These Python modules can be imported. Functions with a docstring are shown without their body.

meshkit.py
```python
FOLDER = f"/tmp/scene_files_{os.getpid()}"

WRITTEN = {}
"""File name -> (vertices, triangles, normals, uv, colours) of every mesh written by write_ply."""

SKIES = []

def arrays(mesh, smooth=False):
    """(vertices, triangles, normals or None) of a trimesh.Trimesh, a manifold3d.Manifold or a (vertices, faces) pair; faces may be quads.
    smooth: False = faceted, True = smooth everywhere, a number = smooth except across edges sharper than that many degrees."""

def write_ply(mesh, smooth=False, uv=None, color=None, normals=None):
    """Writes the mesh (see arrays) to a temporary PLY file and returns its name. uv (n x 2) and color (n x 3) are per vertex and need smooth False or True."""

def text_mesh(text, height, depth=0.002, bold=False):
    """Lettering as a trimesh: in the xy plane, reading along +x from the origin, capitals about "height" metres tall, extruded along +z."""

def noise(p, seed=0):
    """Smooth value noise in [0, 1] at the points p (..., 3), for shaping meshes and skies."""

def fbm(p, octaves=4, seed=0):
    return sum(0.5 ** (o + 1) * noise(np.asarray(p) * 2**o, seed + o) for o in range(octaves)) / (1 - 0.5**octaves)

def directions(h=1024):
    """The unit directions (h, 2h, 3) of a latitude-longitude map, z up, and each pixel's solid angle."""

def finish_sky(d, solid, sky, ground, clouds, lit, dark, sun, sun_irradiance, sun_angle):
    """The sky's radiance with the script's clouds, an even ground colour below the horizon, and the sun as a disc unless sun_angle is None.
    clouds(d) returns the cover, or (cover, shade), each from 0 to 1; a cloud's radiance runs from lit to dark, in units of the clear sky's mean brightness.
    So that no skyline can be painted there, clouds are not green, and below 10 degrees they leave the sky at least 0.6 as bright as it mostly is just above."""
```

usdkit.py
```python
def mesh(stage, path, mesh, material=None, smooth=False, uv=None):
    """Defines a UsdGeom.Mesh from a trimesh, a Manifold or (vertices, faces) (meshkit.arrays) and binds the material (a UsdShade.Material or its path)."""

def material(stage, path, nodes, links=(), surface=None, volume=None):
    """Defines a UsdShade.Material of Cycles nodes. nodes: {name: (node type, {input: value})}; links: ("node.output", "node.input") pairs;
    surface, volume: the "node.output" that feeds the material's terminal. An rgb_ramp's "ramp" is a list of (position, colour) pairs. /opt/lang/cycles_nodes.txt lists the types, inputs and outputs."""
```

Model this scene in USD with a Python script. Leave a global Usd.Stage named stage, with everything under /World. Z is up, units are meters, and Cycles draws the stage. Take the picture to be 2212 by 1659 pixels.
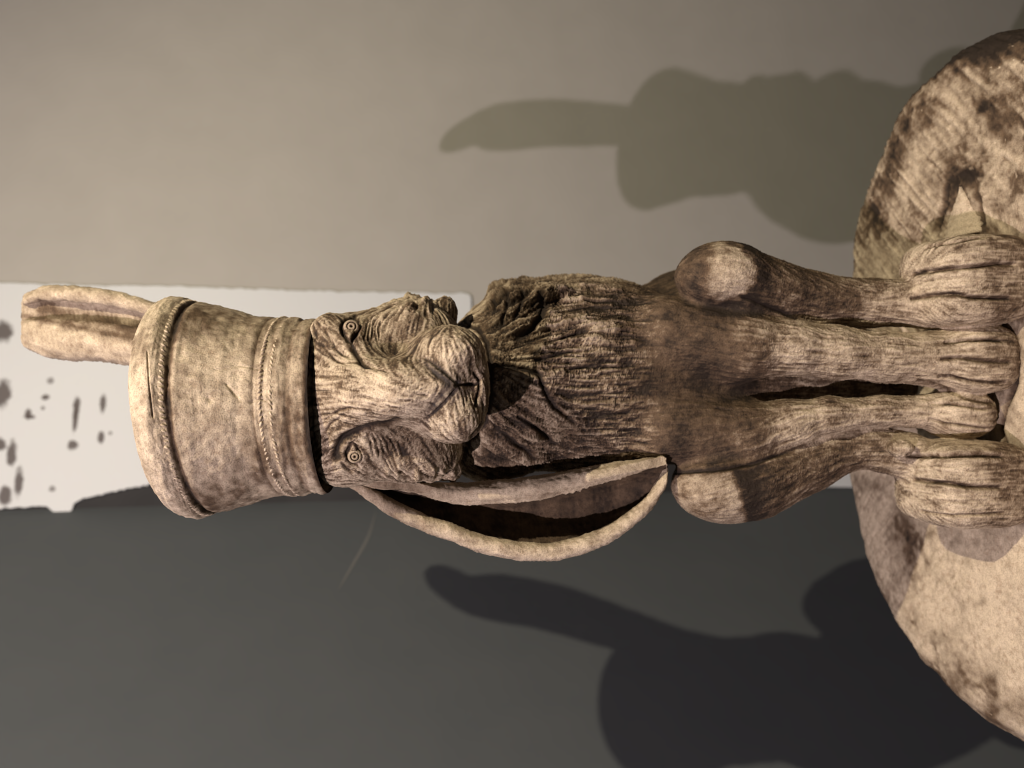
import math, random
import numpy as np, trimesh, usdkit
from scipy import sparse
from scipy.spatial import cKDTree
from meshkit import noise, fbm
from pxr import Usd, UsdGeom, UsdLux, UsdShade, Gf, Sdf, Vt

random.seed(3); rng = np.random.default_rng(3)
stage = Usd.Stage.CreateInMemory()
UsdGeom.SetStageUpAxis(stage, UsdGeom.Tokens.z); UsdGeom.SetStageMetersPerUnit(stage, 1.0)
UsdGeom.Xform.Define(stage, '/World'); UsdGeom.Scope.Define(stage, '/World/Looks')

# ---------------------------------------------------------------- measuring frame
# Work is done in "units" of 0.4 mm about the eye point (X right, Y away, Z up); W() moves them to metres on the table.
S = 0.0004
FOC, PITCH, CX, CY = 1598.0, math.radians(10.4), 1106.0, 829.5
FW = np.array([0, math.cos(PITCH), -math.sin(PITCH)]); UP = np.array([0, math.sin(PITCH), math.cos(PITCH)])
TOP = -1450.0                                     # top of the base in units
OFF = np.array([0, -1550.0, 1650.0])
def W(q): return (np.asarray(q, float) + OFF) * S
def P(x, y, Y):
    d = np.array([CY - y, 0, 0]) + (CX - x) * UP + FOC * FW
    return d * (Y / d[1])
def K(x, y, Y): return (P(x, y, Y) @ FW) / FOC    # units per photo pixel there
def proj(q):
    r = q[:, 0]; d = q @ FW; u = q @ UP
    return CX - u / d * FOC, CY - r / d * FOC

# ---------------------------------------------------------------- camera
cam = UsdGeom.Camera.Define(stage, '/World/camera')
cam.CreateHorizontalApertureAttr(36.0); cam.CreateFocalLengthAttr(26.0)
cam.CreateFStopAttr(4.8); cam.CreateFocusDistanceAttr(1430 * S); cam.CreateClippingRangeAttr((0.02, 50.0))
cam.CreateExposureAttr(0.0)
cp, xa, ya, za = W([0, 0, 0]), -UP, np.array([1.0, 0, 0]), -FW      # the phone was held on its side: up is to the picture's left
cam.AddTransformOp().Set(Gf.Matrix4d(*xa, 0, *ya, 0, *za, 0, *cp, 1))

# ---------------------------------------------------------------- light
def lamp(name, pos, power, color, aim, cone, soft):
    l = UsdLux.SphereLight.Define(stage, '/World/' + name)
    l.CreateRadiusAttr(26 * S); l.CreateNormalizeAttr(True); l.CreateIntensityAttr(power); l.CreateColorAttr(Gf.Vec3f(*color))
    z = np.asarray(pos, float) - np.asarray(aim, float); z /= np.linalg.norm(z)
    x = np.cross([0, 0, 1], z); x /= np.linalg.norm(x); y = np.cross(z, x)
    l.AddTransformOp().Set(Gf.Matrix4d(*x, 0, *y, 0, *z, 0, *W(pos), 1))
    if cone:
        s = UsdLux.ShapingAPI.Apply(l.GetPrim()); s.CreateShapingConeAngleAttr(cone); s.CreateShapingConeSoftnessAttr(soft)
LAMP_L, LAMP_R = [-2010, -2040, 2960], [1910, -470, 2730]
lamp('ceiling_spot', LAMP_L, 56.0, (1.0, 0.835, 0.90), [0, 1600, -300], 0, .5)
lamp('ceiling_spot_001', LAMP_R, 41.0, (1.0, 0.87, 0.66), [60, 1700, -300], 74, .75)
dome = UsdLux.DomeLight.Define(stage, '/World/room_light')
dm = usdkit.material(stage, '/World/Looks/room_glow', {'b': ('background_shader', {'color': (1.0, .91, .88), 'strength': 0.05})}, [], surface='b.background')
UsdShade.MaterialBindingAPI.Apply(dome.GetPrim()).Bind(dm)

# ---------------------------------------------------------------- helpers
def tag(p, label=None, category=None, group=None, kind=None):
    for k, v in (('label', label), ('category', category), ('group', group), ('kind', kind)):
        if v: p.SetCustomDataByKey(k, v)
    return p
def put(path, v, f, mat, smooth=True, tint=None, units=True):
    m = usdkit.mesh(stage, path, (W(v) if units else np.asarray(v), np.asarray(f)), mat, smooth=smooth)
    if tint is not None:
        UsdGeom.PrimvarsAPI(m).CreatePrimvar('tint', Sdf.ValueTypeNames.Color3fArray, 'vertex').Set(Vt.Vec3fArray.FromNumpy(np.asarray(tint, np.float32)))
    return m.GetPrim()
def vnormals(v, f):
    n = np.zeros_like(v); c = np.cross(v[f[:, 1]] - v[f[:, 0]], v[f[:, 2]] - v[f[:, 0]])
    for k in range(3):
        for a in range(3): n[:, a] += np.bincount(f[:, k], c[:, a], len(v))
    return n / np.maximum(np.linalg.norm(n, axis=1, keepdims=True), 1e-12)
def sstep(a, b, x):
    t = np.clip((x - a) / (b - a), 0, 1); return t * t * (3 - 2 * t)
def quads(nu, nv, wrap=True):
    i, j = np.meshgrid(np.arange(nu - 1), np.arange(nv if wrap else nv - 1), indexing='ij')
    a = i * nv + j; b = i * nv + (j + 1) % nv; c = (i + 1) * nv + (j + 1) % nv; d = (i + 1) * nv + j
    return np.vstack([np.stack([a, b, c], -1).reshape(-1, 3), np.stack([a, c, d], -1).reshape(-1, 3)])
def catmull(pts, n):
    pts = np.asarray(pts, float); t = np.linspace(0, len(pts) - 1, n); i = np.clip(t.astype(int), 0, len(pts) - 2); u = (t - i)[:, None]
    g = lambda k: pts[np.clip(k, 0, len(pts) - 1)]
    a, b, c, d = g(i - 1), g(i), g(i + 1), g(i + 2)
    return .5 * (2 * b + (c - a) * u + (2 * a - 5 * b + 4 * c - d) * u**2 + (3 * b - a - 3 * c + d) * u**3)
def polydist(px, py, pts, reach):
    """distance to a polyline in photo pixels, and the position 0..1 along it; far points get inf"""
    pts = np.asarray(pts, float); D = np.full(len(px), np.inf); T = np.zeros(len(px))
    near = np.where((px > pts[:, 0].min() - reach) & (px < pts[:, 0].max() + reach) & (py > pts[:, 1].min() - reach) & (py < pts[:, 1].max() + reach))[0]
    if not len(near): return D, T
    x, y = px[near], py[near]; best = np.full(len(near), np.inf); tt = np.zeros(len(near)); n = len(pts) - 1
    for i in range(n):
        a, b = pts[i], pts[i + 1]; e = b - a; L = max(e @ e, 1e-9)
        t = np.clip(((x - a[0]) * e[0] + (y - a[1]) * e[1]) / L, 0, 1)
        d = np.hypot(x - a[0] - t * e[0], y - a[1] - t * e[1]); m = d < best
        best[m] = d[m]; tt[m] = (i + t[m]) / n
    D[near] = best; T[near] = tt
    return D, T
SPIN = np.linalg.qr(np.random.default_rng(9).normal(size=(3, 3)))[0]
def streaks(q, d, chans, base=1.8):
    """combed relief: per channel (cell, doublings, seed) smooth noise is averaged along the direction d over base * 2**doublings, spread 1"""
    f = np.stack([noise(q @ SPIN / c + 31.7, sd) + .5 * noise(q @ SPIN / (c * .55) + 11.3, sd + 1) for c, _, sd in chans], 1); out = np.zeros_like(f); tree = cKDTree(q)
    for k in range(max(c[1] for c in chans)):
        h = base * 2**k * .5
        for sg in (1,):
            _, i1 = tree.query(q + d * h, workers=-1); _, i2 = tree.query(q - d * h, workers=-1)
        f = (f[i1] + f[i2]) * .5
        for j, c in enumerate(chans):
            if c[1] == k + 1: out[:, j] = f[:, j]
    out -= out.mean(0); return out / (out.std(0) + 1e-9)

# ---------------------------------------------------------------- materials
def clay(name, speck=0.35, bump=0.5, rough=0.82):
    return usdkit.material(stage, '/World/Looks/' + name, {
        'at': ('attribute', {'attribute': 'tint'}), 'g': ('texture_coordinate', {}),
        'n1': ('noise_texture', {'scale': 900.0, 'detail': 4.0, 'roughness': .65}), 'n2': ('noise_texture', {'scale': 160.0, 'detail': 5.0, 'roughness': .7}),
        'r1': ('rgb_ramp', {'ramp': [(.28, (1 - speck * 1.6,) * 3), (.5, (1, 1, 1)), (.72, (1 + speck * .5,) * 3)]}),
        'r2': ('rgb_ramp', {'ramp': [(.3, (.68, .62, .58)), (.5, (1, 1, 1)), (.7, (1.14, 1.13, 1.1))]}),
        'm1': ('mix', {'mix_type': 'multiply', 'fac': 1.0}), 'm2': ('mix', {'mix_type': 'multiply', 'fac': 1.0}),
        'b': ('bump', {'strength': bump, 'distance': .0012}), 'b2': ('bump', {'strength': bump * .6, 'distance': .003}),
        'p': ('principled_bsdf', {'roughness': rough, 'specular_ior_level': .25})},
        [('g.object', 'n1.vector'), ('g.object', 'n2.vector'), ('n1.fac', 'r1.fac'), ('n2.fac', 'r2.fac'), ('at.color', 'm1.color1'), ('r1.color', 'm1.color2'),
         ('m1.color', 'm2.color1'), ('r2.color', 'm2.color2'), ('m2.color', 'p.base_color'), ('n1.fac', 'b.height'), ('n2.fac', 'b2.height'), ('b2.normal', 'b.normal'), ('b.normal', 'p.normal')], surface='p.BSDF')
CLAY = clay('fired_clay')
CLAYB = clay('fired_clay_slab', .3, .3)
def plaster(name, a, b, scale=9.0, rough=.7, fine=500.0, bs=.12):
    return usdkit.material(stage, '/World/Looks/' + name, {
        'g': ('geometry', {}), 'n': ('noise_texture', {'scale': scale, 'detail': 5.0, 'roughness': .6}), 'f': ('noise_texture', {'scale': fine, 'detail': 3.0}),
        'r': ('rgb_ramp', {'ramp': [(.3, a), (.7, b)]}), 'b': ('bump', {'strength': bs, 'distance': .002}), 'p': ('principled_bsdf', {'roughness': rough, 'specular_ior_level': .3})},
        [('g.position', 'n.vector'), ('g.position', 'f.vector'), ('n.fac', 'r.fac'), ('r.color', 'p.base_color'), ('f.fac', 'b.height'), ('b.normal', 'p.normal')], surface='p.BSDF')
WALL_L = plaster('slate_grey_paint', (.090, .101, .108), (.098, .108, .114))
WALL_R = plaster('taupe_paint', (.41, .40, .352), (.435, .424, .375))
DARK = plaster('gap_shade', (.02, .02, .02), (.03, .03, .03))
TABLE = plaster('dark_table_top', (.05, .05, .05), (.06, .058, .055))
CREAM, BROWN, DEEP = np.array([.555, .46, .33]), np.array([.120, .080, .048]), np.array([.026, .018, .012])

# ---------------------------------------------------------------- walls
YC, AR, AL = 4560.0, -.19, 1.13
CORNER = P(1000, 1074, YC); NR = np.array([-math.sin(AR), -math.cos(AR), 0]); NL = np.array([math.sin(AL), -math.cos(AL), 0])
def PW(x, y, off=0.0, n=NR):
    """where the sight line meets the wall plane, off units in front of it"""
    d = P(x, y, 1.0); return d * (((CORNER + n * off) @ n) / (d @ n))
def prism(path, poly, thick, mat, nrm, smooth=False, bevel=0):
    """a flat piece: outline poly (units, in one plane), thickness thick away from the viewer along -nrm"""
    poly = np.asarray(poly, float); n = len(poly)
    import shapely.geometry as sg
    nrm = np.asarray(nrm, float); ux = np.cross([0, 0, 1.0], nrm); ux /= np.linalg.norm(ux); uz = np.cross(nrm, ux); o = poly[0]
    flat = np.stack([(poly - o) @ ux, (poly - o) @ uz], 1)
    m = trimesh.creation.extrude_polygon(sg.Polygon(flat).buffer(0), thick, engine='earcut')
    v = o + m.vertices[:, :1] * ux + m.vertices[:, 1:2] * uz + (m.vertices[:, 2:] - thick) * nrm
    return put(path, v, m.faces, mat, smooth=smooth)
FLOOR, CEIL = -5500.0, 5200.0
def wall(path, side, n, length, mat, label):
    t = np.cross(n, [0, 0, 1.0]) * (1 if side > 0 else -1); t = t if t[0] * side > 0 else -t
    a = CORNER * [1, 1, 0] - t * (60 if side > 0 else 0); b = CORNER * [1, 1, 0] + t * length
    tag(prism(path, [a + [0, 0, FLOOR], b + [0, 0, FLOOR], b + [0, 0, CEIL], a + [0, 0, CEIL]], 60, mat, n), label, 'wall')
wall('/World/grey_wall', -1, NL, 7500, WALL_L, 'dark slate grey painted wall catching the darker shadow')
wall('/World/taupe_wall', 1, NR, 7500, WALL_R, 'pale taupe painted wall catching the softer shadow with the slender ear')
def ribbon(path, pts, wid, mat, n):
    q = np.array([PW(x, y, 1.5, n) for x, y in catmull(pts, 24)]); t = np.gradient(q, axis=0); t /= np.linalg.norm(t, axis=1)[:, None]; b = np.cross(t, n); w = np.sin(np.linspace(.1, 3.04, 24))[:, None] * wid
    return put(path, np.vstack([q - b * w, q + b * w]), np.array([[i, i + 1, i + 25, i + 24] for i in range(23)])[:, [0, 1, 2, 3]], mat, False)
ribbon('/World/grey_wall/scuff', [(812, 1105), (795, 1160), (765, 1215), (730, 1275)], 9, plaster('pale_scuff', (.150, .152, .148), (.165, .166, .16)), NL)
# white painted post in the corner, edges flaked, dark chips and stains in the paint
FR = NR; BO = 26.0
blots = [(8, 715, 26, 30), (5, 850, 22, 40), (98, 858, 12, 8), (108, 822, 9, 9), (60, 895, 9, 16), (63, 900, 16, 7), (92, 882, 6, 6), (165, 880, 9, 34), (162, 905, 7, 40), (156, 962, 15, 14), (222, 872, 9, 26), (218, 945, 8, 18), (25, 980, 13, 38), (40, 1040, 12, 40), (10, 1070, 18, 28), (113, 1056, 9, 9), (0, 960, 16, 20), (238, 936, 5, 5)]
nodes = {'g': ('geometry', {}), 'n': ('noise_texture', {'scale': 60.0, 'detail': 5.0, 'roughness': .65}), 'c0': ('color', {'value': (.64, .675, .665)}), 'w': ('noise_texture', {'scale': 14.0, 'detail': 4.0})}
links = [('g.position', 'n.vector'), ('g.position', 'w.vector')]
prev = 'c0.color'
def blot(k, cx, cy, hx, hy, amt, col):
    """an oval chip at its own place on the post, edge broken by noise"""
    global prev
    c = W(PW(cx, cy, BO)); kk = (PW(cx, cy, BO) @ FW) / FOC * S
    nodes[f's{k}'] = ('mapping', {'location': (-c[0] / (hy * kk), 0, -c[2] / (hx * kk)), 'scale': (1 / (hy * kk), 0, 1 / (hx * kk))})
    nodes[f'l{k}'] = ('gradient_texture', {'gradient_type': 'spherical'}); nodes[f'a{k}'] = ('math', {'math_type': 'multiply_add', 'value2': .8, 'value3': -.4})
    nodes[f'd{k}'] = ('math', {'math_type': 'add'}); nodes[f'r{k}'] = ('rgb_ramp', {'ramp': [(.28, (0, 0, 0)), (.56, (amt,) * 3)]})
    nodes[f'm{k}'] = ('mix', {'color2': col})
    links.extend([('g.position', f's{k}.vector'), (f's{k}.vector', f'l{k}.vector'), ('n.fac', f'a{k}.value1'), (f'l{k}.fac', f'd{k}.value1'), (f'a{k}.value', f'd{k}.value2'), (f'd{k}.value', f'r{k}.fac'), (f'r{k}.color', f'm{k}.fac'), (prev, f'm{k}.color1')])
    prev = f'm{k}.color'
for k, (a, b, c, d) in enumerate(blots): blot(k, a, b, c * 1.25, d * 1.25, .92 if c * d > 90 else .7, (.06, .045, .04))
nodes['p'] = ('principled_bsdf', {'roughness': .6}); links.append((prev, 'p.base_color'))
nodes['b'] = ('bump', {'strength': .2, 'distance': .003}); links += [('w.fac', 'b.height'), ('b.normal', 'p.normal')]
WHITE = usdkit.material(stage, '/World/Looks/chipped_white_paint', nodes, links, surface='p.BSDF')
def ragged(pts, amp, step=9, seed=0):
    out = []
    for a, b in zip(pts[:-1], pts[1:]):
        a, b = np.array(a, float), np.array(b, float); n = max(1, int(np.linalg.norm(b - a) / step))
        for k in range(n): out.append(a + (b - a) * k / n)
    out = np.array(out); r = np.random.default_rng(seed)
    return out + r.normal(size=out.shape) * amp
post = UsdGeom.Xform.Define(stage, '/World/white_post').GetPrim()
tag(post, 'white painted post in the wall corner with dark chips and flaked edges', 'post')
left = ragged([(-420, 1122), (0, 1098), (100, 1093), (120, 1111), (150, 1107), (163, 1082), (250, 1060), (333, 1043), (700, 1015)], 1.2, 8, 5)
poly = [PW(x, y, BO) for x, y in [(-420, 602)] + [tuple(q) for q in ragged([(-420, 602), (0, 611), (100, 614), (230, 618), (300, 616), (480, 622), (620, 627), (800, 631), (980, 634), (1008, 634)], .9, 10, 2)]]
poly += [PW(x, y, BO) for x, y in [(1008, 634.5), (1015, 637), (1018, 645), (1018, 700), (1015, 900), (1000, 1000)]] + [PW(x, y, BO) for x, y in left[::-1]]
prism('/World/white_post/painted_face', poly, 20, WHITE, FR)
poly = [PW(x, y, BO) for x, y in [(1500, 860), (1500, 1040), (1745, 1049), (1758, 1044), (1766, 1050), (1800, 1052), (1960, 1054), (1960, 860)]]
prism('/World/white_post/painted_face_001', poly, 20, WHITE, FR)
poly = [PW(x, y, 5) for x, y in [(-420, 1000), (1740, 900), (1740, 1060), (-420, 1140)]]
tag(prism('/World/white_post/gap_shade_strip', poly, 4, DARK, FR), 'dark strip standing in for shade in the gap behind the flaked paint')  # strip laid on the wall, its dark colour stands in for shade
def box(path, lo_, hi_, mat): m = trimesh.creation.box(bounds=[lo_, hi_]); return put(path, m.vertices, m.faces, mat, smooth=False)
box('/World/floor', [-6500, -4000, FLOOR - 60], [6500, 6500, FLOOR], TABLE).SetCustomDataByKey('kind', 'structure')
cyl = trimesh.creation.cylinder(radius=640, height=-1651 - FLOOR, sections=96); cyl.apply_translation([10, 1480, (FLOOR - 1651) / 2])
tag(put('/World/pedestal', cyl.vertices, cyl.faces, TABLE, smooth=30), 'added round dark pedestal out of view under the hare statue, widened for its shadow', 'pedestal')  # unseen support, added; made wide so its shadow reaches further

# ================================================================ the statue
tag(UsdGeom.Xform.Define(stage, '/World/hare_statue').GetPrim(), 'carved clay hare sitting upright in a tall brimless hat, one ear hanging', 'statue')

# ---------------------------------------------------------------- body: distance field of joined ellipsoids and tapering limbs
prims = []                                     # (kind, data, blend)
def EL(x, y, Y, ax, ay, aY, k=22, rot=0, pw=2.0):
    c = P(x, y, Y); s = K(x, y, Y)
    prims.append(('e', (c, np.array([ay * s, aY, ax * s]), math.radians(rot), pw), k))
def CH(pts, k=18):
    for a, b in zip(pts[:-1], pts[1:]):
        prims.append(('c', (P(*a[:3]), P(*b[:3]), a[3] * K(*a[:3]), b[3] * K(*b[:3])), k))
# torso, neck, haunches
EL(1290, 815, 1715, 335, 203, 165, 30); EL(1110, 822, 1690, 170, 168, 150, 40); EL(1590, 770, 1900, 300, 190, 235, 40); EL(1500, 830, 1720, 190, 175, 130, 40); EL(1250, 745, 1860, 270, 145, 205, 40)
EL(1140, 668, 1660, 95, 50, 60, 25, 20); EL(1120, 960, 1660, 110, 45, 60, 25, -12); EL(1045, 945, 1690, 80, 70, 70, 30); EL(1050, 840, 1640, 70, 110, 110, 30); EL(1060, 1000, 1710, 80, 40, 60, 20)
EL(1770, 838, 1655, 240, 62, 45, 20)
# front legs
CH([(1440, 720, 1620, 82), (1600, 746, 1580, 74), (1700, 749, 1555, 58), (1800, 762, 1540, 53), (1910, 771, 1528, 50), (2030, 776, 1520, 62)], 26)
CH([(1430, 915, 1630, 85), (1600, 938, 1600, 67), (1700, 917, 1575, 49), (1790, 897, 1556, 35), (1900, 889, 1545, 29), (2010, 888, 1538, 38)], 26)
# hind legs
EL(1555, 592, 1570, 98, 70, 85, 20, 8); CH([(1600, 612, 1580, 74), (1750, 648, 1600, 58), (1880, 655, 1590, 49), (1985, 655, 1550, 52)], 20); CH([(1610, 640, 1640, 80), (1500, 715, 1880, 140)], 40)
EL(1565, 1050, 1600, 118, 80, 85, 20, -4); CH([(1630, 1034, 1610, 86), (1740, 995, 1610, 66), (1850, 962, 1590, 46), (1965, 985, 1550, 50)], 20); CH([(1610, 1010, 1660, 80), (1580, 895, 1830, 125)], 40)
# paws and feet
EL(2104, 775, 1505, 86, 74, 74, 14, 0, 2.8); EL(2068, 895, 1528, 72, 51, 66, 12, 0, 2.6)
EL(2083, 610, 1500, 108, 95, 104, 12, 3, 4.2); EL(2077, 1042, 1500, 114, 91, 104, 12, 0, 4.2); EL(1946, 968, 1500, 26, 20, 26, 10)
# head
EL(800, 850, 1600, 165, 172, 165, 30); EL(752, 866, 1622, 92, 180, 160, 24, 4, 3.0); EL(885, 735, 1575, 112, 82, 95, 28); EL(890, 968, 1575, 108, 74, 95, 28)
CH([(740, 852, 1545, 84), (800, 846, 1446, 66), (870, 840, 1405, 54), (935, 835, 1385, 40)], 34)
EL(950, 830, 1450, 90, 110, 70, 40); EL(980, 762, 1424, 64, 56, 66, 40); EL(986, 898, 1428, 60, 58, 66, 40); EL(1030, 838, 1428, 24, 62, 44, 14); EL(962, 833, 1392, 26, 24, 30, 24)
CH([(712, 712, 1530, 32), (760, 752, 1488, 26), (815, 792, 1450, 20)], 20); CH([(716, 970, 1530, 32), (745, 930, 1490, 28), (800, 892, 1452, 20)], 20)
# ragged cheek ruffs
EL(900, 694, 1620, 88, 56, 40, 16, -6); EL(908, 990, 1610, 92, 52, 40, 16, 8); EL(960, 672, 1625, 30, 30, 30, 8); EL(968, 1016, 1615, 30, 26, 30, 8)

def pdist(pr, q):
    kind, d, _ = pr
    if kind == 'e':
        c, r, rot, pw = d; l = q - c
        if rot:
            cs, sn = math.cos(rot), math.sin(rot); l = np.stack([l[:, 0] * cs + l[:, 2] * sn, l[:, 1], -l[:, 0] * sn + l[:, 2] * cs], 1)
        if pw != 2:
            a = np.abs(l / r); k0 = (a**pw).sum(1)**(1 / pw); return (k0 - 1) * r.min() * np.where(k0 > 1, 1, 1)
        k0 = np.linalg.norm(l / r, axis=1); k1 = np.linalg.norm(l / r**2, axis=1)
        return k0 * (k0 - 1) / np.maximum(k1, 1e-9)
    a, b, ra, rb = d; e = b - a; t = np.clip((q - a) @ e / (e @ e), 0, 1)
    return np.linalg.norm(q - a - t[:, None] * e, axis=1) - (ra + (rb - ra) * t)
def smin(a, b, k):
    h = np.maximum(k - np.abs(a - b), 0) / k
    return np.minimum(a, b) - h * h * k * .25
VOX, BL = 2.4, 10
lo = np.array([-400.0, 1290, -1480]); hi = np.array([420.0, 2170, 260])
nb = np.ceil((hi - lo) / (VOX * BL)).astype(int); dims = nb * BL
def mesh_body():
    bc = np.stack(np.meshgrid(*[np.arange(n) for n in nb], indexing='ij'), -1).reshape(-1, 3)
    ctr = lo + (bc + .5) * BL * VOX; half = BL * VOX * .5 * 1.7321
    pd = np.stack([pdist(p, ctr) for p in prims], 1).astype(np.float32)
    d0 = pd[:, 0].astype(float)
    for i in range(1, len(prims)): d0 = smin(d0, pd[:, i], prims[i][2])
    act = np.where(np.abs(d0) < half * 1.5 + 6)[0]
    grid = np.where(d0 < 0, -50, 50).astype(np.float32).reshape(nb)
    grid = np.repeat(np.repeat(np.repeat(grid, BL, 0), BL, 1), BL, 2)
    off = np.stack(np.meshgrid(*[np.arange(BL)] * 3, indexing='ij'), -1).reshape(-1, 3)
    val = np.full((len(act), BL**3), 1e3, np.float32); mind = pd[act].min(1)
    for i, p in enumerate(prims):
        use = np.where(pd[act, i] < mind + 2.6 * half + p[2] + 10)[0]
        for s in range(0, len(use), 1500):
            u = use[s:s + 1500]; q = (lo + (bc[act[u]][:, None, :] * BL + off[None]) * VOX).reshape(-1, 3)
            d = pdist(p, q).reshape(len(u), -1); val[u] = smin(val[u], d, p[2])
    g6 = grid.reshape(nb[0], BL, nb[1], BL, nb[2], BL); b = bc[act]
    for o, (i, j, k) in enumerate(off): g6[b[:, 0], i, b[:, 1], j, b[:, 2], k] = val[:, o]
    # surface nets
    sg = grid < 0; c = sg[:-1, :-1, :-1]; cnt = np.zeros(c.shape, np.int8)
    for i, j, k in np.ndindex(2, 2, 2): cnt += sg[i:dims[0] - 1 + i, j:dims[1] - 1 + j, k:dims[2] - 1 + k]
    cell = np.argwhere((cnt > 0) & (cnt < 8)); idx = np.full(c.shape, -1, np.int32); idx[tuple(cell.T)] = np.arange(len(cell))
    cor = list(np.ndindex(2, 2, 2)); gv = np.stack([grid[cell[:, 0] + i, cell[:, 1] + j, cell[:, 2] + k] for i, j, k in cor], 1)
    acc = np.zeros((len(cell), 3)); num = np.zeros(len(cell))
    for a in range(8):
        for b2 in range(a + 1, 8):
            A, B = np.array(cor[a]), np.array(cor[b2])
            if np.abs(A - B).sum() != 1: continue
            m = (gv[:, a] < 0) != (gv[:, b2] < 0); t = gv[m, a] / (gv[m, a] - gv[m, b2]); acc[m] += A + t[:, None] * (B - A); num[m] += 1
    v = lo + (cell + acc / num[:, None]) * VOX; F = []
    for ax in range(3):
        s0 = [slice(1, -1)] * 3; s1 = list(s0); s0[ax] = slice(0, -1); s1[ax] = slice(1, None)
        A, B = sg[tuple(s0)], sg[tuple(s1)]; e = np.argwhere(A != B)
        o = np.ones(3, int); o[ax] = 0; e = e + o; flip = sg[tuple(e.T)]
        u, w = (ax + 1) % 3, (ax + 2) % 3; du, dw = np.eye(3, dtype=int)[u], np.eye(3, dtype=int)[w]
        ok = (e < np.array(c.shape)).all(1); e, flip = e[ok], flip[ok]
        q = np.stack([idx[tuple((e - du - dw).T)], idx[tuple((e - dw).T)], idx[tuple(e.T)], idx[tuple((e - du).T)]], 1)
        q[~flip] = q[~flip][:, ::-1]; F.append(q[(q >= 0).all(1)])
    q = np.vstack(F)
    return v, np.vstack([q[:, [0, 1, 2]], q[:, [0, 2, 3]]])
bv, bf = mesh_body()
E = np.vstack([bf[:, [0, 1]], bf[:, [1, 2]], bf[:, [2, 0]]]); N = len(bv)
Adj = sparse.coo_matrix((np.ones(len(E)), (E[:, 0], E[:, 1])), (N, N)).tocsr(); Adj = ((Adj + Adj.T) > 0).astype(float)
Lap = sparse.diags(1 / np.asarray(Adj.sum(1)).ravel()) @ Adj
for lam in (.5, -.52) * 3: bv = bv + lam * (Lap @ bv - bv)
bn = vnormals(bv, bf); px, py = proj(bv)
front = sstep(-.05, .25, -(bn * bv / np.linalg.norm(bv, axis=1, keepdims=True)).sum(1))

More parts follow.
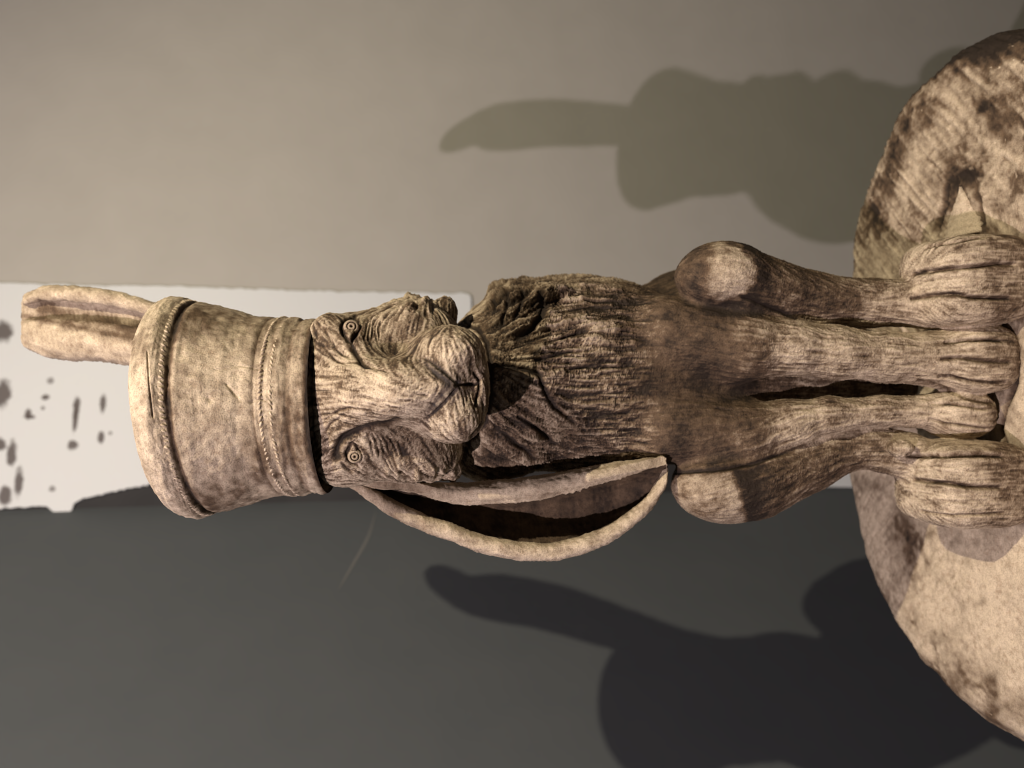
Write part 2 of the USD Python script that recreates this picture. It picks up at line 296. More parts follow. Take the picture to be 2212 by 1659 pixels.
# combing directions: photo position -> direction (along picture x, along picture y)
COMB = [(700, 850, 1, 0), (700, 740, 1, .75), (740, 790, 1, .7), (700, 960, 1, -.9), (740, 915, 1, -.6), (780, 850, 1, 0), (850, 840, 1, 0), (850, 890, 1, -.15), (930, 835, 1, 0),
        (830, 700, -.3, 1), (870, 730, -.35, 1), (920, 700, -.35, 1), (850, 770, -.3, 1), (960, 660, -.2, 1), (840, 960, .3, 1), (860, 1000, .35, 1), (900, 970, .5, 1), (950, 1010, 1, .6), (800, 940, .2, 1), (790, 690, -.1, 1),
        (960, 740, .25, 1), (1010, 750, .5, 1), (970, 900, .1, 1), (1010, 900, -.1, 1), (1040, 840, .2, 1),
        (1070, 660, .6, -1), (1110, 650, .8, -1), (1090, 730, 1, -.75), (1160, 650, 1, -.7), (1200, 690, 1, -.4), (1250, 640, 1, -.2), (1160, 740, 1, -.3), (1100, 830, 1, .2), (1150, 850, 1, .5), (1110, 900, 1, .6), (1080, 950, .9, .7), (1180, 940, 1, .5), (1230, 960, 1, .15),
        (1230, 800, 1, 0), (1330, 720, 1, .05), (1330, 860, 1, 0), (1400, 800, 1, 0), (1450, 650, 1, .25), (1450, 970, 1, -.1), (1560, 600, 1, .2), (1560, 1060, 1, -.3), (1700, 640, 1, .3), (1700, 1000, 1, -.4), (1700, 760, 1, .1), (1900, 775, 1, .05), (1900, 890, 1, 0), (2100, 610, 1, -.08), (2100, 780, 1, 0), (2080, 890, 1, .1), (2090, 1040, 1, .02)]
CB = np.array(COMB, float)
def comb(px, py, q, n):
    d = np.zeros((len(px), 2)); wsum = np.zeros(len(px))
    for x, y, a, b in CB:
        w = np.exp(-((px - x)**2 + (py - y)**2) / (2 * 48**2)) + 1e-9; l = math.hypot(a, b); d[:, 0] += w * a / l; d[:, 1] += w * b / l; wsum += w
    D = -d[:, :1] * UP - d[:, 1:] * np.array([1.0, 0, 0])
    D -= (D * n).sum(1, keepdims=True) * n
    return D / np.maximum(np.linalg.norm(D, axis=1, keepdims=True), 1e-9)
bd = comb(px, py, bv, bn)
warp = (np.stack([fbm(bv / 55 + 7 * i, 2, 20 + i) for i in range(3)], 1) - .5) * 14
ST_ = streaks(bv + warp * .5, bd, [(13.0, 6, 1), (6.0, 5, 3), (3.8, 4, 5), (9.0, 7, 7), (32.0, 6, 9)])
coarse, fine, hair, long_, clump = ST_.T
def blob(x, y, rx, ry, rot=0):
    a = math.radians(rot); dx, dy = px - x, py - y; u = dx * math.cos(a) + dy * math.sin(a); w = -dx * math.sin(a) + dy * math.cos(a)
    return np.exp(-((u / rx)**2 + (w / ry)**2))
chest = sstep(1030, 1075, px) * (1 - sstep(1330, 1440, px)); face = 1 - sstep(1020, 1060, px)
mane = chest * np.clip(blob(1110, 650, 90, 60) * 1.3 + blob(1110, 950, 80, 60) * .8, 0, 1)
legs = sstep(1560, 1700, px); ruff = np.clip(blob(905, 655, 80, 32) + blob(915, 1022, 85, 28), 0, 1)
brow = face * np.clip(blob(735, 725, 50, 45) + blob(735, 945, 50, 45) + blob(800, 700, 45, 30) + blob(815, 960, 50, 35), 0, 1)
rc = -np.abs(coarse); 
eyes = np.clip(np.exp(-(((px - 758.7) / 27)**2 + ((py - 705.5) / 25)**2)**2) + np.exp(-(((px - 765.6) / 25)**2 + ((py - 985.4) / 25)**2)**2), 0, 1)
disp = chest * (coarse * 1.8 + fine * 1.6 + hair * 1.5 + clump * 3.2) + mane * (coarse * 3.4 + clump * 7.0) + face * (1 - ruff) * (coarse * .12 + fine * .30 + hair * .55) + ruff * face * (coarse * .8 + fine * 1.1 + hair * 1.1 + clump * 2.4) + brow * (coarse * .1 + fine * .25)
disp += (1 - chest) * (1 - face) * (hair * .45 + long_ * .25) + legs * (long_ * .35 + hair * .35) * (1 - .7 * sstep(1930, 1980, px))
muz = face * np.clip(blob(980, 757, 66, 56) + blob(985, 900, 62, 56), 0, 1)
disp *= (1 - .85 * eyes * face) * (1 - .7 * muz)
disp += muz * ((noise(bv / 6.5, 35) - .5) * 3.5 + hair * .3)
groove = -(chest * (.5 * coarse + .9 * fine + .9 * hair + .4 * clump) + face * (.1 * coarse + .55 * fine + .9 * hair) + legs * (.4 * hair + .25 * long_) + .3 * hair) * .5

# carved lines: (points, half width px, depth units)
CARVE = [
 ([(752, 690), (741, 697), (738, 708), (741, 722), (750, 735), (757, 741)], 4.2, 11), ([(752, 690), (763, 684), (772, 692), (775, 706), (771, 720), (762, 730), (757, 741)], 3.6, 13), ([(763, 684), (768, 679)], 3, 7),
 ([(757, 741), (764, 757), (775, 775), (788, 789), (796, 790)], 5.5, 10), ([(796, 788), (815, 797), (838, 804)], 2, 4), ([(700, 706), (712, 733), (730, 760), (752, 772)], 2.5, 4), ([(693, 740), (708, 762), (728, 780), (750, 790)], 2, 3.5),
 ([(728, 990), (726, 978), (731, 960), (742, 946), (762, 935), (786, 927), (815, 920), (838, 918), (860, 908)], 7, 11), ([(762, 956), (753, 970), (748, 982), (752, 994), (762, 1002), (772, 1004)], 3.5, 9), ([(762, 956), (772, 966), (778, 978), (780, 992), (775, 1000)], 2.5, 7),
 ([(736, 1000), (745, 1012), (760, 1019)], 3, 6), ([(700, 935), (715, 915), (738, 900)], 2.2, 4), ([(705, 905), (730, 888), (760, 880)], 2, 3.5), ([(703, 955), (712, 940)], 2, 3),
 # cheek creases behind the eyes
 *[([(795 + 7 * i, 685 + 2 * i), (791 + 7 * i, 712), (788 + 7.5 * i, 735)], 1.7, 4.5) for i in range(5)], *[([(793 + 11 * i, 936 + 2 * i), (800 + 12 * i, 958), (806 + 13 * i, 985)], 1.8, 4.5) for i in range(6)],
 # nose, nostrils, mouth
 ([(914, 772), (934, 784), (957, 801), (978, 818), (992, 832)], 3.0, 7), ([(916, 906), (938, 893), (957, 874), (977, 852), (992, 834)], 3.0, 7), ([(912, 782), (930, 797), (950, 815), (970, 830)], 7, 3.5), ([(914, 896), (932, 880), (950, 858), (970, 838)], 7, 3.5), ([(908, 786), (926, 806), (940, 820), (947, 832), (942, 850), (928, 872), (912, 892)], 1.6, 3),
 ([(985, 832), (1012, 830), (1034, 829)], 3.0, 9), ([(1024, 806), (1034, 818), (1036, 830), (1036, 846), (1030, 864), (1026, 880)], 3.2, 9), 
 ([(930, 812), (938, 806)], 1.5, 3), ([(905, 822), (925, 818)], 1.3, 3), ([(900, 852), (925, 856)], 1.3, 3),
 # chin and ruff undercuts
 ([(986, 690), (1000, 700), (1030, 708), (1052, 740), (1062, 790), (1064, 850), (1050, 910), (1010, 960), (998, 1000)], 5, 8), ([(990, 665), (1000, 690), (1012, 700)], 4, 8),
 # locks of the chest
 ([(1060, 790), (1100, 792), (1140, 800), (1166, 810), (1180, 850), (1200, 880), (1240, 912)], 5, 9), ([(1164, 776), (1200, 768), (1232, 759)], 3.5, 8), ([(1228, 799), (1265, 792), (1306, 784)], 3.5, 8), ([(1270, 905), (1310, 898), (1352, 892)], 3.5, 8), ([(1168, 640), (1176, 660), (1170, 684), (1150, 708), (1118, 730)], 6, 14),
 ([(1178, 740), (1220, 728), (1270, 715)], 3, 7), ([(1120, 900), (1160, 925), (1200, 960)], 4.5, 9), ([(1070, 930), (1110, 955), (1150, 985)], 5, 9), ([(1100, 640), (1092, 672), (1082, 700)], 4, 9), ([(1130, 628), (1124, 660), (1112, 690)], 4, 9), ([(1070, 650), (1066, 676)], 3.5, 7), ([(1200, 850), (1250, 858), (1300, 850)], 3, 6), ([(1230, 670), (1280, 660), (1340, 665)], 3, 6), ([(1190, 1000), (1230, 985)], 4, 7),
 ([(694, 690), (682, 720), (675, 760), (671, 810), (670, 860), (676, 930), (690, 1000), (712, 1050)], 3, 3),
 # leg and haunch lines
 ([(1440, 1022), (1500, 1018), (1560, 1014), (1620, 1004), (1680, 984), (1740, 962)], 3.5, 8), ([(1600, 640), (1660, 664), (1720, 686)], 4, 8),
 # hind feet
 ([(2000, 536), (2013, 531), (2083, 519), (2131, 510)], 2.6, 8), ([(1972, 592), (2000, 587), (2050, 580), (2118, 575), (2157, 569), (2192, 571)], 4.2, 17), ([(1972, 645), (2027, 637), (2064, 635), (2097, 642), (2143, 644), (2180, 644)], 4.2, 17),
 ([(1962, 985), (2000, 985), (2037, 984), (2113, 982), (2165, 985)], 4.2, 17), ([(1972, 1036), (2005, 1041), (2037, 1043), (2093, 1052), (2160, 1053)], 4.2, 17), ([(1990, 1104), (2030, 1112), (2062, 1114), (2123, 1111), (2165, 1108)], 2.8, 8),
 # front paws
 ([(2044, 738), (2060, 737), (2090, 733), (2143, 733), (2168, 736)], 3.8, 14), ([(2038, 775), (2074, 772), (2113, 779), (2180, 783)], 3.6, 13), ([(2030, 815), (2054, 813), (2070, 819), (2094, 825), (2143, 829), (2172, 826)], 3.6, 13), ([(1985, 822), (2024, 833), (2064, 849), (2103, 862), (2150, 872)], 4.0, 10),
 ([(2008, 872), (2044, 871), (2103, 879), (2130, 884)], 2.8, 8), ([(2010, 906), (2038, 915), (2074, 918), (2130, 926)], 2.8, 8), ([(1700, 790), (1780, 815), (1880, 830), (1980, 842)], 0, 0),
 ([(1920, 742), (1985, 746)], 1.5, 2.5), ([(1930, 790), (1990, 786)], 1.5, 2.5), ([(1900, 765), (1960, 768)], 1.3, 2.2), ([(1850, 885), (1960, 882)], 1.4, 2.2), ([(1870, 897), (1970, 898)], 1.4, 2.2)]
cut = np.zeros(N)
jit = (noise(bv / 9, 31) - .5) * 3.0 + (noise(bv / 22, 32) - .5) * 5.0
for pts, w, dep in CARVE:
    if not w: continue
    D, T = polydist(px + jit, py + jit[::-1] * 0, pts, w * 3 + 4)
    g = np.exp(-(D / w)**2) * (.25 + .75 * np.sin(np.pi * np.clip(T * .9 + .05, 0, 1))**.6)
    cut = np.maximum(cut, g * dep)
cut *= front
disp = disp * np.clip(1 - cut / 12, .25, 1) - cut
# ragged edges of the cheek ruffs
jag = (noise(np.stack([px / 11, py / 30, bv[:, 1] / 60], 1), 51) - .5) * 26 * np.clip(blob(905, 650, 80, 22) + blob(915, 1030, 85, 18), 0, 1)
disp += jag
bv2 = bv + bn * disp[:, None]
# colour: cream body clay, brown wash rubbed into the carving, patches of wear, painted light and shade
wash_shade = .60 + .14 * (1 - face) * (1 - sstep(1930, 1990, px)) + .32 * chest + .06 * face * (1 - blob(800, 850, 140, 70)) - .2 * blob(840, 845, 120, 60) + .56 * sstep(1290, 1420, px + (noise(bv / 30, 17) - .5) * 60) * (1 - sstep(1590, 1740, px)) + .10 * mane - .10 * legs  # belly darkened partly as brown clay, partly as painted shade
wb = (noise(bv / 22, 15) - .5) * 26
hind = np.maximum(sstep(560, 545, py - 0 * px) * 0, 0)
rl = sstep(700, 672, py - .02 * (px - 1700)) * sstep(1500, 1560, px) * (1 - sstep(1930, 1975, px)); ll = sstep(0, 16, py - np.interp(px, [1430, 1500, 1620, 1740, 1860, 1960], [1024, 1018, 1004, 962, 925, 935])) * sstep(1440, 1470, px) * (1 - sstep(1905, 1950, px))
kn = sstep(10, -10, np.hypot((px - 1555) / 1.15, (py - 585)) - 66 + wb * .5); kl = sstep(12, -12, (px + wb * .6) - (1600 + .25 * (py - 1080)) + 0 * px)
wash_shade += .6 * blob(1050, 1010, 60, 30)  # dark patch painted as the shaded gap between ruff and ear
wash_shade += .62 * rl * (1 - kn) * (1 - .55 * sstep(1840, 1870, px + wb)) - .85 * rl * kn + .52 * ll * (1 - kl) - .60 * ll * kl + .35 * blob(1690, 835, 150, 38) + .2 * blob(1830, 842, 170, 20)  # pale knees, dark legs and hollow: lamp light and shade painted in
wash_shade += .25 * face * np.clip(blob(880, 720, 70, 50) + blob(890, 985, 75, 45), 0, 1) - .12 * np.clip(blob(985, 750, 40, 40) + blob(990, 900, 40, 40), 0, 1) - .12 * legs * (1 - sstep(2120, 2150, px))
wash_shade += .34 * sstep(2128, 2160, px + (noise(bv / 25, 8) - .5) * 40)  # toe fronts browner, standing in for their shaded side
pat = fbm(bv / 60, 4, 11) - .5; pat2 = fbm(bv / 18, 3, 12) - .5 + .28 * (noise(bv / 4.2, 13) - .5) + .3 * (noise(bv / 9, 14) - .5)
wash_shade = wash_shade + pat * 1.0 + pat2 * .65 + np.clip(groove, -.7, 1.3) * .6 + np.clip(cut / 6, 0, 1.4) * (1.0 - .55 * sstep(1950, 2000, px))
nose = np.clip(blob(950, 806, 44, 12, 37) + blob(952, 864, 46, 12, -48) + blob(978, 833, 18, 14), 0, 1)
wash_shade += nose * .3
def pigment(w, grey=None):
    w = np.clip(w, 0, 1.6); a = np.clip(w, 0, 1)[:, None]; b = np.clip(w - 1, 0, 1)[:, None] / .6
    return (CREAM * (1 - a) + BROWN * a) * (1 - b) + DEEP * b
tint = pigment(wash_shade)
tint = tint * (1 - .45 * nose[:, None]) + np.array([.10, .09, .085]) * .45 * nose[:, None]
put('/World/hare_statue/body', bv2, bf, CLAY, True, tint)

# ---------------------------------------------------------------- ears: folded leaves with thick rims
def ear(path, stations, section, half, ns, seed, colour, label=None, capn=7):
    """stations: rows of photo x, right edge, lip edge, left edge, depth; section(row) -> control points (photo y, depth); half(row) -> wall half thickness"""
    st = catmull(stations, ns); rings = []; meta = []
    for i, r in enumerate(st):
        c = catmull(section(r), 30); x = r[0]
        q = np.array([P(x, a[0], a[1]) for a in c]); h = half(r, np.linspace(0, 1, 30))
        t = np.gradient(q, axis=0); t[:, 2] = 0; t /= np.maximum(np.linalg.norm(t, axis=1, keepdims=True), 1e-9); nn = np.stack([t[:, 1], -t[:, 0], 0 * t[:, 0]], 1)
        a = q + nn * h[:, None]; b = q - nn * h[:, None]
        e0 = [q[0] - t[0] * h[0] * math.sin(k) + nn[0] * h[0] * math.cos(k) for k in np.linspace(0, math.pi, capn)[1:-1]]
        e1 = [q[-1] + t[-1] * h[-1] * math.sin(k) - nn[-1] * h[-1] * math.cos(k) for k in np.linspace(0, math.pi, capn)[1:-1]]
        rings.append(np.vstack([a[::-1], e0, b, e1])); s = np.linspace(0, 1, 30)
        meta.append(np.r_[np.stack([s[::-1], np.ones(30)], 1).ravel(), np.tile([0, 0], len(e0)), np.stack([s, -np.ones(30)], 1).ravel(), np.tile([1, 0], len(e1))].reshape(-1, 2))
    nv = len(rings[0]); v = np.vstack(rings); f = quads(len(rings), nv); m = np.vstack(meta)
    v = np.vstack([v, rings[0].mean(0), rings[-1].mean(0)]); m = np.vstack([m, [.5, 0], [.5, 0]]); k = len(rings) * nv; j = np.arange(nv)
    f = np.vstack([f, np.stack([np.full(nv, k), (j + 1) % nv, j], 1), np.stack([np.full(nv, k + 1), (ns - 1) * nv + j, (ns - 1) * nv + (j + 1) % nv], 1)])
    tm = trimesh.Trimesh(v, f, process=False)
    if tm.volume < 0: f = f[:, ::-1]
    mid = trimesh.remesh.subdivide(v, f, vertex_attributes={'m': m}); v, f, m = mid[0], mid[1], mid[2]['m']
    n = vnormals(v, f); d = np.tile([[0.0, 0, 1]], (len(v), 1)); ex, ey = proj(v)
    s1 = streaks(v, d, [(7.0, 5, seed)])[:, 0]; s2 = fbm(v / 22, 3, seed + 1) - .5
    v = v + n * (s1 * .8 + s2 * 5.0)[:, None]
    p = put(path, v, f, CLAY, True, pigment(colour(ex, ey, m, n, s1, v)))
    if label: p.SetCustomDataByKey('label', label)
ST = [(700, 1006, 1014, 1022), (740, 1018, 1030, 1040), (775, 1028, 1044, 1060), (810, 1032, 1056, 1082), (850, 1034, 1060, 1110), (890, 1036, 1066, 1132), (931, 1038, 1082, 1150), (981, 1038, 1094, 1167), (1030, 1036, 1095, 1187), (1105, 1030, 1092, 1203), (1150, 1024, 1086, 1207), (1204, 1016, 1076, 1205), (1284, 1002, 1055, 1182), (1346, 992, 1036, 1148), (1400, 986, 1018, 1102), (1428, 985, 1008, 1056), (1440, 990, 1000, 1030)]
ST = [(a, b, c, d, 1600 - 25 * sstep(800, 1300, a) + 70 * sstep(800, 700, a)) for a, b, c, d in ST]
def sec_hang(r):
    x, yr, yt, yb, Y = r; w = yb - yr; dd = min(110, w * .62); h = 15 / K(x, yr, Y)
    h = min(h, w * .16); fl = max(yt - h, yr + h * 1.05)
    return [(fl, Y - 8), ((fl * .5 + (yr + h) * .5), Y - 20), (yr + h, Y + 8), (yr + h + w * .10, Y + dd * .62), (yr + w * .45, Y + dd), (yb - w * .14, Y + dd * .75), (yb - h, Y + dd * .12)]
def half_hang(r, s):
    w = (r[3] - r[1]); k = min(1.0, w / 60); return k * (10 + 5 * s**2 + 5 * sstep(.8, 1, s))
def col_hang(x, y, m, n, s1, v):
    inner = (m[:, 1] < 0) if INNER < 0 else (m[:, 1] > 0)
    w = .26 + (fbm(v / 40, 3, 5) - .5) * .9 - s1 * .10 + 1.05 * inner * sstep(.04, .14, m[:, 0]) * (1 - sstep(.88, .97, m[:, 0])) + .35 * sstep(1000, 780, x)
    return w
INNER = -1
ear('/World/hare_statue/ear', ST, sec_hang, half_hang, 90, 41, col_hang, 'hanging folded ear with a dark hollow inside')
SU = [(54, 678, 696, 714, 150), (52, 654, 694, 736, 110), (51, 640, 694, 747, 50), (54, 632, 694, 752), (78, 620, 692, 766), (110, 612, 692, 778), (160, 613, 696, 784), (210, 618, 700, 784), (260, 627, 706, 790), (310, 642, 714, 800), (380, 664, 730, 812), (470, 694, 752, 830), (580, 720, 780, 850), (680, 740, 800, 860)]
SU = [(q[0], q[1], q[2], q[3], 1770 + (480 - q[0]) * .62 + (q[4] if len(q) > 4 else 0)) for q in SU]
def sec_up(r):
    x, yr, yt, yb, Y = r; w = yb - yr; dd = w * .40 * (.6 + .4 * sstep(50, 220, x)); h = w * .13
    return [(yr + h * 1.1, Y - dd * .12), (yr + h * .9, Y + dd * .25), (yr + w * .27, Y + dd * .7), (yr + w * .62, Y + dd * .8), (yb - h, Y + dd * .3), (yb - w * .14, Y - dd * .22), (yt + w * .22, Y - dd * .44), (yt + w * .06, Y - dd * .16)]
def half_up(r, s): return np.full(len(s), (r[3] - r[1]) * .10)
def col_up(x, y, m, n, s1, v):
    gy = 655 + (x - 90) * .22
    return .34 + (fbm(v / 35, 3, 6) - .5) * .8 - s1 * .1 + .75 * np.exp(-((y - gy - 12) / 17)**2) * sstep(60, 90, x) * sstep(420, 300, x) * (.5 + fbm(v / 20, 3, 9)) + .6 * np.exp(-((y - (695 + (x - 110) * .22)) / 7)**2)
ear('/World/hare_statue/ear_001', SU, sec_up, half_up, 70, 43, col_up, 'upright ear rising behind the hat')

# ---------------------------------------------------------------- hat
HATLEV = [(703, 877, 186), (690, 877, 188), (678, 877, 187), (670, 877, 187), (662, 877, 188.5), (651, 877, 191.5), (641, 877.5, 190), (630, 878, 192.5), (617, 878, 191), (570, 878, 196), (540, 879, 206), (500, 880, 217), (465, 880, 226), (446, 880, 229), (438, 880, 231), (428, 880, 236), (418, 880, 239), (408, 880, 238), (396, 880, 234), (388, 880, 231), (380, 880, 224), (375, 880, 212), (376, 880, 196), (386, 880, 170), (392, 880, 90), (393, 880, 6)]
def hat_depth(x): return 1630 + (600 - x) * .10
def hat_frame(x, y, hw):
    Y = hat_depth(x); c = P(x, y, Y); R = hw * K(x, y, Y); roll = math.radians(3.0 + 2.6 * (703 - x) / 300); back = math.radians(6.0 + 6.0 * math.exp(-((x - 640) / 38)**2))
    e1 = np.array([math.cos(roll), 0, math.sin(roll)]); nz = np.array([-math.sin(roll), math.sin(back), math.cos(roll) * math.cos(back)]); nz /= np.linalg.norm(nz)
    e2 = np.cross(nz, e1); return c, R, e1, e2 / np.linalg.norm(e2), nz
lev = catmull(HATLEV, 210); nh = 560; ang = np.linspace(0, 2 * np.pi, nh, endpoint=False); rows = []; lx = []
for x, y, hw in lev:
    c, R, e1, e2, nz = hat_frame(x, y, hw); rows.append(c + R * (np.cos(ang)[:, None] * e1 + np.sin(ang)[:, None] * e2)); lx.append(np.full(nh, x))
hv = np.vstack(rows); lx = np.concatenate(lx); th = np.tile(ang, len(lev)); hf = quads(len(lev), nh)
if trimesh.Trimesh(hv, hf, process=False).volume < 0: hf = hf[:, ::-1]
hn = vnormals(hv, hf); hx, hy = proj(hv)
tan_h = np.stack([-np.sin(th), np.cos(th), 0 * th], 1)
st1 = streaks(hv, tan_h, [(7.0, 6, 61)])[:, 0]; st2 = streaks(hv, np.tile([[0, 0, 1.0]], (len(hv), 1)), [(8.0, 6, 62)])[:, 0]; sn = fbm(hv / 70, 4, 63) - .5; sn2 = fbm(hv / 16, 3, 64) - .5
side = sstep(615, 603, lx) * sstep(440, 452, lx)
hd = st1 * .5 + st2 * .25 * side + sn * 9 * side + sn2 * 3.0
hd += -7 * np.exp(-((lx - 452) / 5)**2) - 2.5 * np.exp(-((lx - 608) / 4)**2) - 2.5 * np.exp(-((lx - 671) / 4)**2)
for pts, w, dep in [([(520, 868), (498, 840), (488, 828)], 2.0, 4), ([(455, 868), (450, 858)], 3, 5), ([(452, 700), (470, 690), (520, 700)], 2.0, 3), ([(540, 870), (560, 860), (575, 866)], 2, 3), ([(318, 760), (322, 830), (330, 900)], 1.6, 3), ([(470, 800), (520, 790), (570, 800)], 1.5, 2)]:
    D, T = polydist(hx, hy, pts, w * 3 + 3); hd -= np.exp(-(D / w)**2) * dep * (hv[:, 1] < 1660)
hv2 = hv + hn * hd[:, None]
hw_ = .43 + (fbm(hv / 110, 4, 66) - .5) * 1.3 + sn * .7 + sn2 * 1.1 - st1 * .06 - st2 * .05
def hb(x, y, rx, ry): return np.exp(-(((hx - x) / rx)**2 + ((hy - y) / ry)**2))
hw_ += -.30 * hb(440, 800, 100, 75) + .28 * hb(560, 960, 120, 90) + .30 * hb(470, 690, 120, 45) + .2 * hb(430, 1060, 60, 60) - .22 * sstep(440, 420, lx) + .9 * np.exp(-((lx - 453) / 6)**2) + .4 * np.exp(-((lx - 607) / 5)**2) + .4 * np.exp(-((lx - 672) / 4)**2) + .9 * sstep(692, 703, lx)  # besides brown blotches, shade under the rim and at the lower edge is painted
put('/World/hare_statue/hat', hv2, hf, CLAY, True, pigment(hw_)).SetCustomDataByKey('label', 'tall flared hat with rope trims, brown washed clay')
ico = trimesh.creation.icosphere(2)
def rope(name, x, hw, n, la, lb, slant, seed, wash_shade0):
    V, F, T = [], [], []; r = np.random.default_rng(seed); c, R, e1, e2, nz = hat_frame(x, 880 - (x > 500) * 2.5, hw)
    for i in range(n):
        a = 2 * math.pi * (i + r.uniform(-.12, .12)) / n; rad = math.cos(a) * e1 + math.sin(a) * e2; tg = -math.sin(a) * e1 + math.cos(a) * e2
        s = slant + r.uniform(-.12, .12); u = tg * math.cos(s) + nz * math.sin(s); w = -tg * math.sin(s) + nz * math.cos(s)
        q = ico.vertices * np.array([la, lb, 5.0]) * r.uniform(.85, 1.12); V.append(c + R * rad + q[:, :1] * u + q[:, 1:2] * w + q[:, 2:] * rad); F.append(ico.faces + i * len(ico.vertices))
        T.append(np.clip(wash_shade0 + r.normal() * .12 - ico.vertices[:, 2] * .45, 0, 1.3))
    put('/World/hare_statue/hat/' + name, np.vstack(V), np.vstack(F), CLAY, True, pigment(np.concatenate(T)))
rope('rope_trim', 439, 227.5, 128, 6.4, 3.0, 1.0, 1, .55); rope('rope_trim_001', 650, 188.0, 118, 6.2, 3.0, .5, 2, .55); rope('rope_trim_002', 630, 189.0, 118, 6.2, 3.1, -.5, 3, .5)

# ---------------------------------------------------------------- eyes: ringed discs
def eye(path, x, y, r, lookx):
    c0 = P(x, y, 1.0); c0 = c0 / np.linalg.norm(c0); j = np.argmin((px - x)**2 + (py - y)**2 + 1e6 * (front < .2)); pos = bv[j]; sc = K(x, y, pos[1]) * r
    n = bn[j] * .5 - c0 * .7; n /= np.linalg.norm(n); u = np.cross([0, 0, 1.0], n); u /= np.linalg.norm(u); w = np.cross(n, u)
    prof = [(0, .22), (.10, .20), (.2, .22), (.26, .52), (.4, .60), (.55, .56), (.64, .48), (.70, .20), (.78, .20), (.84, .46), (.95, .50), (1.12, .42), (1.3, .2), (1.42, -.25), (1.45, -.8)]
    pr = catmull(prof, 60); a = np.linspace(0, 2 * np.pi, 64, endpoint=False)
    v = np.vstack([pos - n * sc * .10 + sc * (ra * (np.cos(a)[:, None] * u + np.sin(a)[:, None] * w) + h * n) for ra, h in pr]); f = quads(60, 64)
    if trimesh.Trimesh(v, f, process=False).volume < 0: f = f[:, ::-1]
    rr = np.repeat(pr[:, 0], 64); wv = .55 + 1.1 * np.exp(-((rr - .74) / .08)**2) + .9 * np.exp(-(rr / .2)**2) + (fbm(v / 8, 2, 3) - .5) * .5 + .8 * sstep(1.25, 1.42, rr)
    put(path, v, f, CLAY, True, pigment(wv))
eye('/World/hare_statue/eye', 758.7, 705.5, 12.8, 1); eye('/World/hare_statue/eye_001', 765.6, 985.4, 11.6, -1)

# ---------------------------------------------------------------- base
OUT = [(-301, 2054), (-526, 1978), (-660, 1878), (-770, 1751), (-821, 1624), (-828, 1486), (-800, 1320), (-700, 1120), (-450, 960), (0, 900), (450, 960), (700, 1120), (795, 1320), (822, 1446), (862, 1609), (864, 1685), (833, 1786), (677, 1937), (506, 2021), (340, 2043), (0, 2075)]
OUT = np.array(OUT, float); OUT[:, 1] += 55 * sstep(1500, 2000, OUT[:, 1]); OUT[:, 0] *= np.where(OUT[:, 0] > 0, .982, 1.0); C0 = np.array([10.0, 1500.0]); ao = np.arctan2(OUT[:, 1] - C0[1], OUT[:, 0] - C0[0]); ro = np.linalg.norm(OUT - C0, axis=1); o = np.argsort(ao)
ao, ro = np.r_[ao[o] - 2 * np.pi, ao[o], ao[o] + 2 * np.pi], np.tile(ro[o], 3)
from scipy.interpolate import PchipInterpolator
Rf = PchipInterpolator(ao, ro)
front_a = np.linspace(-np.pi * .92, -np.pi * .08, 160, endpoint=False); back_a = np.linspace(-np.pi * .08, np.pi * 1.08, 900, endpoint=False); ba = np.r_[front_a, back_a]
prof = [(0.0, 12), (.3, 12), (.6, 8), (.8, 0), (.89, -7), (.935, -17), (.965, -34), (1.0, -75), (1.012, -120), (1.0, -165), (.97, -198), (.9, -200), (.4, -200), (0.0, -200)]
pp = catmull(prof[:9], 300); pp = np.vstack([pp, catmull(prof[8:], 24)[1:]]); rr = Rf(ba)
rr = rr + (fbm(np.stack([np.cos(ba) * 9, np.sin(ba) * 9, 0 * ba], 1), 3, 71) - .5) * 16
rr = rr * 1.035
basev = np.vstack([np.stack([C0[0] + np.cos(ba) * rr * a, C0[1] + np.sin(ba) * rr * a, np.full(len(ba), TOP + h)], 1) for a, h in pp]); basef = quads(len(pp), len(ba))
if trimesh.Trimesh(basev, basef, process=False).volume < 0: basef = basef[:, ::-1]
rn = np.repeat(pp[:, 0], len(ba)); n2 = vnormals(basev, basef); gx, gy = proj(basev); below = np.repeat(np.arange(len(pp)) > 290, len(ba))
dirb = np.stack([np.cos(.9 + 0 * rn) * np.sign(basev[:, 0] + 1), np.sin(.9 + 0 * rn) - .2, 0 * rn], 1)
bs1 = streaks(basev, dirb, [(9.0, 6, 73)])[:, 0]; bs2 = fbm(basev / 60, 4, 74) - .5; bs3 = fbm(basev / 14, 3, 75) - .5
rt = sstep(-50, 150, basev[:, 0])
bdp = (fbm(basev / 150, 3, 77) - .5) * 26 * sstep(.1, .5, rn) + bs3 * 2.2 + bs1 * (.5 + 1.0 * rt) + sstep(.92, 1, rn) * (fbm(basev / 45, 3, 76) - .5) * 16
bcut = np.zeros(len(basev))
for pts, w, dep in [([(2140, 695), (2178, 730), (2196, 775), (2192, 830), (2170, 880), (2160, 930), (2172, 965)], 5, 14), ([(2212, 500), (2208, 560), (2212, 630)], 6, 12), ([(2185, 1000), (2200, 1030), (2196, 1060), (2215, 1085)], 9, 16), ([(2045, 400), (2035, 450), (2020, 495)], 6, 9), ([(2100, 395), (2118, 440), (2120, 480)], 6, 9), ([(2060, 385), (2085, 375), (2105, 400)], 10, 9), ([(2165, 340), (2180, 352)], 3, 6)]:
    D, T = polydist(gx, gy, pts, w * 3 + 3); bcut = np.maximum(bcut, np.exp(-(D / w)**2) * dep)
bcut *= ~below
basev2 = basev + n2 * (bdp - bcut)[:, None]
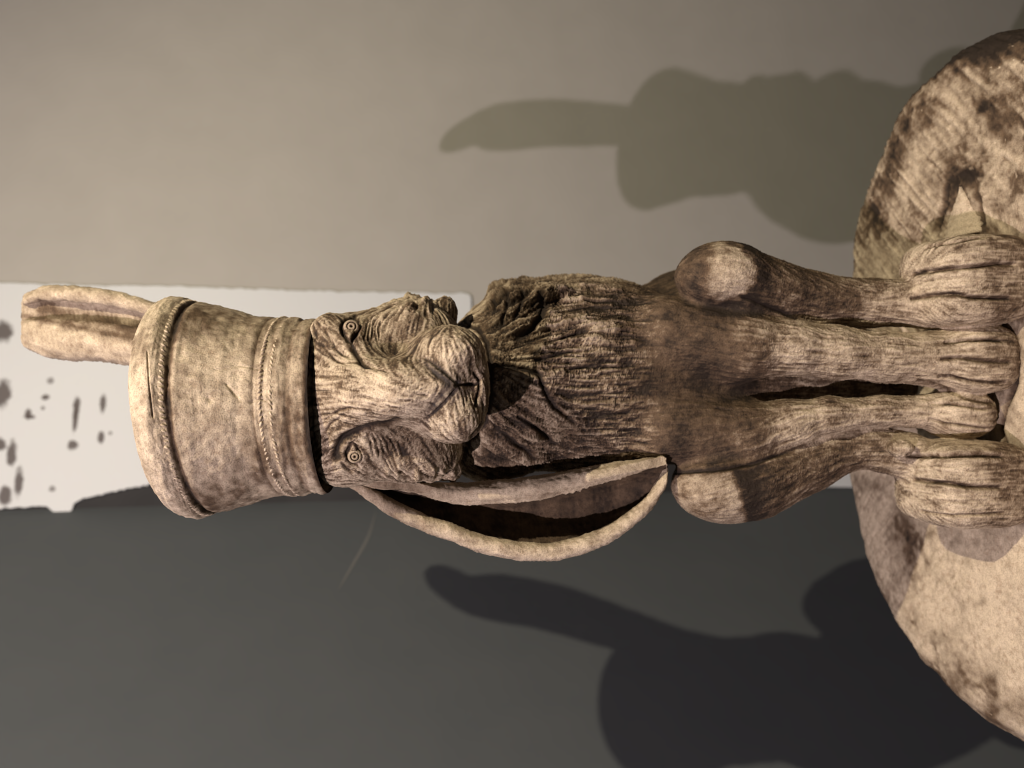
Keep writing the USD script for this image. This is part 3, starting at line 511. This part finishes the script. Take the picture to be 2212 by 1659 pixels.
def bb(x, y, rx, ry, rot=0):
    a = math.radians(rot); dx, dy = gx - x, gy - y; u = dx * math.cos(a) + dy * math.sin(a); w = -dx * math.sin(a) + dy * math.cos(a); return np.exp(-((u / rx)**2 + (w / ry)**2))
stain = sstep(.06, .20, fbm(basev / 75, 5, 81) - .5 + bs3 * .15) * (.35 + .15 * rt); bw = .16 + stain + bs2 * 1.0 + bs3 * .8 - bs1 * (.04 + .12 * rt) + .25 * rt + bcut * .07
bw += .8 * bb(1930, 350, 22, 85, 18) + .9 * bb(2075, 395, 32, 45) + .7 * bb(2155, 240, 60, 70) + .5 * bb(2000, 230, 45, 70, 30) + .5 * bb(1890, 480, 25, 80) + .8 * bb(2140, 1500, 18, 50) + .6 * bb(2190, 1535, 40, 30) + .4 * bb(2070, 1480, 30, 40) + .9 * bb(1945, 1150, 40, 30, 60) + .6 * bb(1965, 1190, 18, 40) + .5 * bb(2005, 1150, 26, 22) + .3 * bb(2060, 1450, 40, 40) + .8 * bb(2200, 1040, 14, 30) + .4 * bb(2130, 520, 40, 30) + .3 * bb(2000, 460, 60, 50) - .15 * bb(2120, 1250, 90, 130)  # besides stains, the shadow left of the legs and lit area beyond are painted
bw = .16 + stain + bs2 * 1.0 + bs3 * .8 + (bw - (.16 + stain + bs2 * 1.0 + bs3 * .8)) * (.45 + 1.3 * np.clip(fbm(basev / 26, 4, 83) - .12, 0, 1)) * 1.15
bw += 1.0 * sstep(.87, .93, rn + (fbm(basev / 60, 3, 84) - .5) * .08) * sstep(640, 760, basev[:, 0]) * sstep(1760, 1600, basev[:, 1])
edge = sstep(.935, .985, rn); bw += sstep(.925, .97, rn) * np.where(basev[:, 0] > 0, 1.25, .5) * (.75 + bs2) + .5 * below
bw -= .8 * (noise(basev / 13, 79) > .93) * (noise(basev / 5, 80) > .5)
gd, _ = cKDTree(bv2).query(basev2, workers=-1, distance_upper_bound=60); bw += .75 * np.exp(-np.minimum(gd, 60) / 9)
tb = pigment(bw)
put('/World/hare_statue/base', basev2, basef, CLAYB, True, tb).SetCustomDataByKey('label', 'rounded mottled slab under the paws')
# small ribbed point lying beside the hind foot
sp = []; ns = 44
for i, t in enumerate(np.linspace(0, 1, ns)):
    y = 512 - 108 * t; x0, x1 = 2050 + 24 * t**1.3, 2122 - 32 * t**1.5
    wdt = (x1 - x0) / 2 * max(.05, (1 - t**4)); cx = (x0 + x1) / 2; d = P(cx, y, 1.0); d = d * (TOP / d[2]); s = (d @ FW) / FOC
    rib = 1 + .10 * abs(math.sin(t * 26)); a = np.linspace(0, 2 * np.pi, 28, endpoint=False)
    sp.append(d + np.stack([0 * a, -np.cos(a) * wdt * s * 1.35 * rib, 22 * np.sin(a) * (1 - .6 * t) * rib + 4], 1))
spv = np.vstack(sp); spf = quads(ns, 28); k = len(spv); spv = np.vstack([spv, sp[0].mean(0), sp[-1].mean(0)]); j = np.arange(28)
spf = np.vstack([spf, np.stack([np.full(28, k), (j + 1) % 28, j], 1), np.stack([np.full(28, k + 1), (ns - 1) * 28 + j, (ns - 1) * 28 + (j + 1) % 28], 1)])
if trimesh.Trimesh(spv, spf, process=False).volume < 0: spf = spf[:, ::-1]
put('/World/hare_statue/ribbed_point', spv, spf, CLAY, True, pigment(.0 + (fbm(spv / 12, 2, 4) - .5) * .5))
